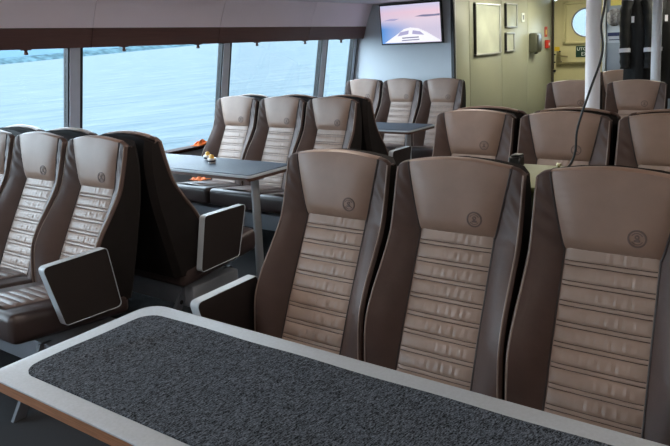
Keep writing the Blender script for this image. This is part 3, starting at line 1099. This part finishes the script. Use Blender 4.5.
cab_m = mat('olive_cabinet_paint', (124, 126, 72), 0.4)
cb = empty('low_cabinet', (-0.4, 2.53, 0))
tag(cb, 'sage green low cabinet top between the two right foreground seats', 'cabinet')
box('body', (-0.62, 0.62, -0.20, 0.20, 0.0, 0.985), cab_m, cb, 0.004, 1)
box('top', (-0.63, 0.63, -0.22, 0.22, 0.985, 1.008), cab_m, cb, 0.006, 2)
ck = empty('black_clip', (-0.97, 2.68, 1.008))
tag(ck, 'small black clip standing on the sage cabinet', 'clip')
box('clip_body', (-0.024, 0.024, -0.03, 0.03, 0.0, 0.042), black_plastic, ck, 0.004, 1)
box('lever', (-0.018, 0.02, -0.02, 0.034, 0.042, 0.05), black_plastic, ck, 0.003, 1)
kn = empty('brass_knob', (-0.80, 2.70, 1.008))
tag(kn, 'tiny pale knob on the sage cabinet beside the right seat', 'knob')
ob('knob_head', finish('knob_head', *g_lathe([(0.006, 0), (0.006, 0.008), (0.011, 0.012), (0.009, 0.02)], 12)), brass, kn)
def spline(pts, n=8):
    out = []
    P_ = [Vector(p) for p in pts]
    P_ = [P_[0] * 2 - P_[1]] + P_ + [P_[-1] * 2 - P_[-2]]
    for i in range(1, len(P_) - 2):
        a, b, c_, d_ = P_[i - 1:i + 3]
        for j in range(n):
            t = j / n
            out.append(0.5 * (2 * b + (c_ - a) * t + (2 * a - 5 * b + 4 * c_ - d_) * t * t + (3 * b - a - 3 * c_ + d_) * t ** 3))
    out.append(P_[-2])
    return out
cable = tube('hanging_cable', spline([(-0.655, 2.7, CEIL), (-0.634, 2.7, 1.80), (-0.633, 2.7, 1.664), (-0.645, 2.7, 1.571), (-0.639, 2.7, 1.497), (-0.647, 2.7, 1.432), (-0.683, 2.7, 1.325), (-0.728, 2.7, 1.175), (-0.735, 2.7, 1.086), (-0.75, 2.7, 1.035), (-0.765, 2.69, 1.012)]), 0.0045, black_plastic)
tag(cable, 'black cable hanging in a loose curve in front of the white pole', 'cable')

# ------------------------------------------------------------------ partition and coats
wp = structure(box('wall_partition', (-1.88, XR, 8.0, 8.06, 0, 2.12), mat('blue_grey_partition', (150, 162, 180), 0.55, var=0.04)), 'blue grey partition behind the coats')
box('edge_trim', (-1.895, -1.855, 7.975, 8.065, 0, 2.12), silver_trim, wp, 0.006, 1)
pn = empty('wall_poster', (-1.765, 7.998, 1.55))
tag(pn, 'pale notice with a navy band on the partition beside the coats', 'notice')
box('sheet', (-0.085, 0.085, -0.004, 0, -0.12, 0.13), poster_m, pn)
box('band', (-0.075, 0.075, -0.006, -0.004, -0.045, -0.005), navy_print, pn)
box('band', (-0.06, 0.05, -0.006, -0.004, -0.09, -0.08), navy_print, pn)
yn = tag(box('paper_note', (-1.815, -1.70, 7.993, 7.999, 1.84, 1.96), yellow_paper), 'pale yellow note at the top of the partition', 'note')
# bunched knit cap hanging on a peg
v, f = g_lathe([(0.02, 0.13), (0.05, 0.12), (0.075, 0.08), (0.085, 0.03), (0.08, -0.02), (0.06, -0.06), (0.03, -0.08)], 18)
rn = random.Random(2)
v = [(x * (1 + 0.25 * math.sin(7 * math.atan2(y, x) + z * 30)), y * 0.7 * (1 + 0.2 * math.sin(5 * math.atan2(y, x))), z + 0.01 * rn.uniform(-1, 1)) for x, y, z in v]
kc = ob('knit_cap', finish('knit_cap', v, f), cap_m)
kc.location = (-1.755, 7.93, 1.69)
kc.scale = (0.9, 0.9, 0.85)
tag(kc, 'bunched grey knit hat hanging above the pale notice', 'hat')

def coat(x, y, zt, w, dpt, length, label, seed, lean):
    o = empty('work_jacket', (x, y, 0))
    tag(o, label, 'jacket', 'hanging black jackets')
    rnd = random.Random(seed)
    ph = rnd.uniform(0, 6)
    rows = []
    n = 36
    for j in range(21):
        t = j / 20
        z = zt - length * t
        sh = min(1, 0.25 + 2.6 * t) if t < 0.3 else 1.0
        ww = w * sh * (0.92 + 0.16 * t)
        dd = dpt * min(1, 0.5 + 2 * t) * (0.9 + 0.25 * t)
        r = []
        for k in range(n + 1):
            a = 2 * PI * k / n
            fold = 1 + 0.10 * t * math.sin(5 * a + ph + 2 * t) + 0.05 * t * math.sin(11 * a + ph)
            r.append((ww * math.cos(a) * fold + lean * t, dd * math.sin(a) * fold, z - 0.02 * math.cos(a) ** 2 * (1 - t)))
        rows.append(r)
    rows.insert(0, [(0.0, 0.0, zt + 0.005)] * (n + 1))
    ob('body', finish('body', *g_grid(rows)), coat_m, o)
    col_ = [(0.075 * math.cos(2 * PI * k / 20), 0.055 * math.sin(2 * PI * k / 20) - 0.01, zt - 0.005 + 0.012 * math.sin(2 * PI * k / 20)) for k in range(21)]
    ob('collar', finish('collar', *g_tube(col_, 0.026, 8, False)), coat_m, o)
    for s in (-1, 1):
        pts = [(s * w * 0.72, -0.03, zt - 0.09), (s * w * 0.85, -0.05, zt - 0.22), (s * w * 0.9 + lean * 0.4, -0.07, zt - 0.42), (s * w * 0.88 + lean * 0.6, -0.09, zt - 0.62), (s * w * 0.85 + lean * 0.7, -0.10, zt - 0.74)]
        sp_ = spline(pts, 5)
        rr = [0.058 - 0.016 * i / (len(sp_) - 1) + 0.004 * math.sin(i * 1.9 + ph) for i in range(len(sp_))]
        sl = ob('sleeve', finish('sleeve', *g_tube(sp_, rr, 14)), coat_m, o)
        i0 = int(len(sp_) * 0.62)
        ob('reflective_strip', finish('reflective_strip', *g_tube(sp_[i0:i0 + 2], [q + 0.003 for q in rr[i0:i0 + 2]], 14)), reflect_m, sl)
    ob('reflective_strip', finish('reflective_strip', *g_box(-0.04, -0.015, -dpt - 0.035, -dpt - 0.03, zt - 0.30, zt - 0.24)), reflect_m, o)
    ob('hanger', finish('hanger', *g_tube([(0, 0, zt), (0, 0, zt + 0.09), (0, 0.05 * (1 if y < 7.2 else -1), zt + 0.122), (0, 0.10 * (1 if y < 7.2 else -1), zt + 0.11)], 0.006, 6)), steel, o)
coat(-1.36, 7.13, 1.93, 0.125, 0.085, 1.02, 'black work jacket with pale reflective cuff strip, left of the thin pole', 1, 0.02)
coat(-1.10, 7.345, 1.93, 0.125, 0.085, 1.05, 'black work jacket hanging behind the thin white pole', 4, 0.0)
coat(-0.84, 7.13, 1.93, 0.125, 0.085, 1.02, 'black work jacket at the right frame edge', 9, -0.02)
rl_ = tag(tube('coat_rail', [(-1.72, 7.235, 2.035), (0.5, 7.235, 2.035)], 0.012, steel), 'steel rail the black jackets hang from', 'rail')

# ------------------------------------------------------------------ small things on and near the window table
def cup(x, y, label):
    o = empty('small_cup', (x, y, 0.7592))
    tag(o, label, 'cup', 'small cups on the window table')
    ob('body', finish('body', *g_lathe([(0.024, 0.0), (0.026, 0.004), (0.031, 0.03), (0.031, 0.034)], 20)), cup_white, o)
    ob('band', finish('band', *g_lathe([(0.0268, 0.007), (0.0298, 0.021)], 20)), cup_dark, o)
    ob('lid', finish('lid', *g_lathe([(0.018, 0.034), (0.017, 0.05), (0.012, 0.058), (0.003, 0.061)], 16)), cup_lid, o)
cup(-3.525, 3.385, 'small white cup with amber lid on the window table, the left one')
cup(-3.40, 3.30, 'small white cup with amber lid on the window table, the right one')
def raised_patch(x, y, z, sx, sy, h, label, seed):
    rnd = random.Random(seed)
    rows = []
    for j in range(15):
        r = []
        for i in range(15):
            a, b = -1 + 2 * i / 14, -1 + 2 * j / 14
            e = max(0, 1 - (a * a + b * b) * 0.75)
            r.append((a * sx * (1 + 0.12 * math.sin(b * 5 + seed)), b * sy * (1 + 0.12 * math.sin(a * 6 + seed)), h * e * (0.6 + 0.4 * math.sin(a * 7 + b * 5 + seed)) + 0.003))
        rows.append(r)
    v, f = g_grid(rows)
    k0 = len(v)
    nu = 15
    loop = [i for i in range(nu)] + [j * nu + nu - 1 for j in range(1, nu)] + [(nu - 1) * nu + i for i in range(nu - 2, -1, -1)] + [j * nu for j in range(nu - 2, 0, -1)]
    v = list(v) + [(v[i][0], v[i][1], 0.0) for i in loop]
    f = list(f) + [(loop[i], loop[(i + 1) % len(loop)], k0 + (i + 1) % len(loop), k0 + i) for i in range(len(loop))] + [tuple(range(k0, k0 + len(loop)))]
    o = ob('orange_patch', finish('orange_patch', v, f), orange_m)  # low raised orange patch with an uneven surface
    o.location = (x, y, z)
    tag(o, label, 'raised_patch')
raised_patch(-4.545, 4.30, 0.685, 0.04, 0.09, 0.05, 'bright orange patch on the window sill', 1)
raised_patch(-3.99, 3.72, 0.513, 0.07, 0.05, 0.025, 'dull orange patch on the window seat cushion under the table', 2)

# ------------------------------------------------------------------ ceiling lamps
def lamp(x, y, z, w, l, power, col, label, grp):
    o = empty('ceiling_lamp', (x, y, z))
    tag(o, label, 'lamp', grp)
    mb_ = MB()
    for b in ((-w / 2, w / 2, -l / 2, -l / 2 + 0.02, -0.015, 0), (-w / 2, w / 2, l / 2 - 0.02, l / 2, -0.015, 0), (-w / 2, -w / 2 + 0.02, -l / 2, l / 2, -0.015, 0), (w / 2 - 0.02, w / 2, -l / 2, l / 2, -0.015, 0)):
        mb_.add(*g_box(*b))
    ob('frame', mb_.me('frame', False), white_paint, o)
    nm = 'lamp_glow_%d_%d' % (int(power * 10), int(col[2]))
    box('diffuser', (-w / 2 + 0.02, w / 2 - 0.02, -l / 2 + 0.02, l / 2 - 0.02, -0.055, -0.004), mat(nm, (240, 240, 240), 0.5, emit=(*col, power)), o)
for yy, w1 in ((-1.6, 'at the stern end'), (0.4, 'level with the near table'), (2.4, 'level with the foreground seats'), (4.4, 'level with the middle window seats')):
    for xx, w2 in ((-2.05, 'over the window aisle'), (0.6, 'over the inner seats')):
        lamp(xx, yy, CEIL, 0.3, 1.0, LAMP_CABIN, (255, 243, 230), 'flat white ceiling lamp %s, %s' % (w2, w1), 'cabin ceiling lamps')
for xx, yy, w1 in ((-2.5, 9.2, 'nearest the porthole door'), (-2.5, 7.7, 'beside the large framed poster'), (-0.9, 7.0, 'added fill in front of the hanging jackets')):  # the last one is added, unseen, to brighten the partition and seat tops
    lamp(xx, yy, 2.12, 0.3, 0.6, LAMP_LOBBY, (255, 252, 230), 'flat warm ceiling lamp in the lobby, ' + w1, 'lobby ceiling lamps')

# ------------------------------------------------------------------ the sea outside (the boat trims a little against it)
nrm = Vector((-0.026, -0.047, 0.9986)).normalized()
e1 = Vector((0, 1, 0.047)).normalized()
e1 = (e1 - nrm * e1.dot(nrm)).normalized()
e2 = nrm.cross(e1)          # points to port (-X)
sea_o = Vector((0, 0, CAM_H)) - nrm * 3.6
mw = Matrix((e2, e1 * -1, nrm)).transposed().to_4x4()
mw.translation = sea_o
v = [(-60 if a else 7000, b, 0) for a, b in ((0, 0), (0, 0), (0, 0), (0, 0))]
sea = ob('sea', finish('sea', [(-7500, -7500, 0), (7500, -7500, 0), (7500, 7500, 0), (-7500, 7500, 0)], [(0, 1, 2, 3)], False), water_m)
sea.matrix_world = mw
sea['kind'] = 'stuff'
sea['label'] = 'pale rippled sea outside the windows'
sea['category'] = 'water'
def ridge(name, dist, h0, h1, thick, material, y0, y1, label, cat, seed, n=160):
    rnd = random.Random(seed)
    top = []
    for i in range(n + 1):
        t = i / n
        top.append(h0 + (h1 - h0) * (0.5 + 0.25 * math.sin(t * 19 + seed) + 0.15 * math.sin(t * 47 + seed) + 0.1 * rnd.random()))
    rows = []
    for q, (dx, k) in enumerate(((-thick, 0), (-thick * 0.5, 0.65), (0, 1), (thick * 0.6, 0.6), (thick, 0))):
        rows.append([(dist + dx + rnd.uniform(-1, 1) * thick * 0.05, y0 + (y1 - y0) * i / n, -0.2 + (top[i]) * k) for i in range(n + 1)])
    o = ob(name, finish(name, *g_grid(rows)), material)
    o.matrix_world = mw
    tag(o, label, cat)
ridge('breakwater', 560, 4.0, 6.0, 14, shore_m, -1400, 500, 'long low rocky breakwater on the water beyond the left windows', 'breakwater', 3)
ridge('hill_range', 4200, 90, 170, 700, hill_m, -5000, 3000, 'hazy blue hills on the horizon above the breakwater', 'hills', 5)
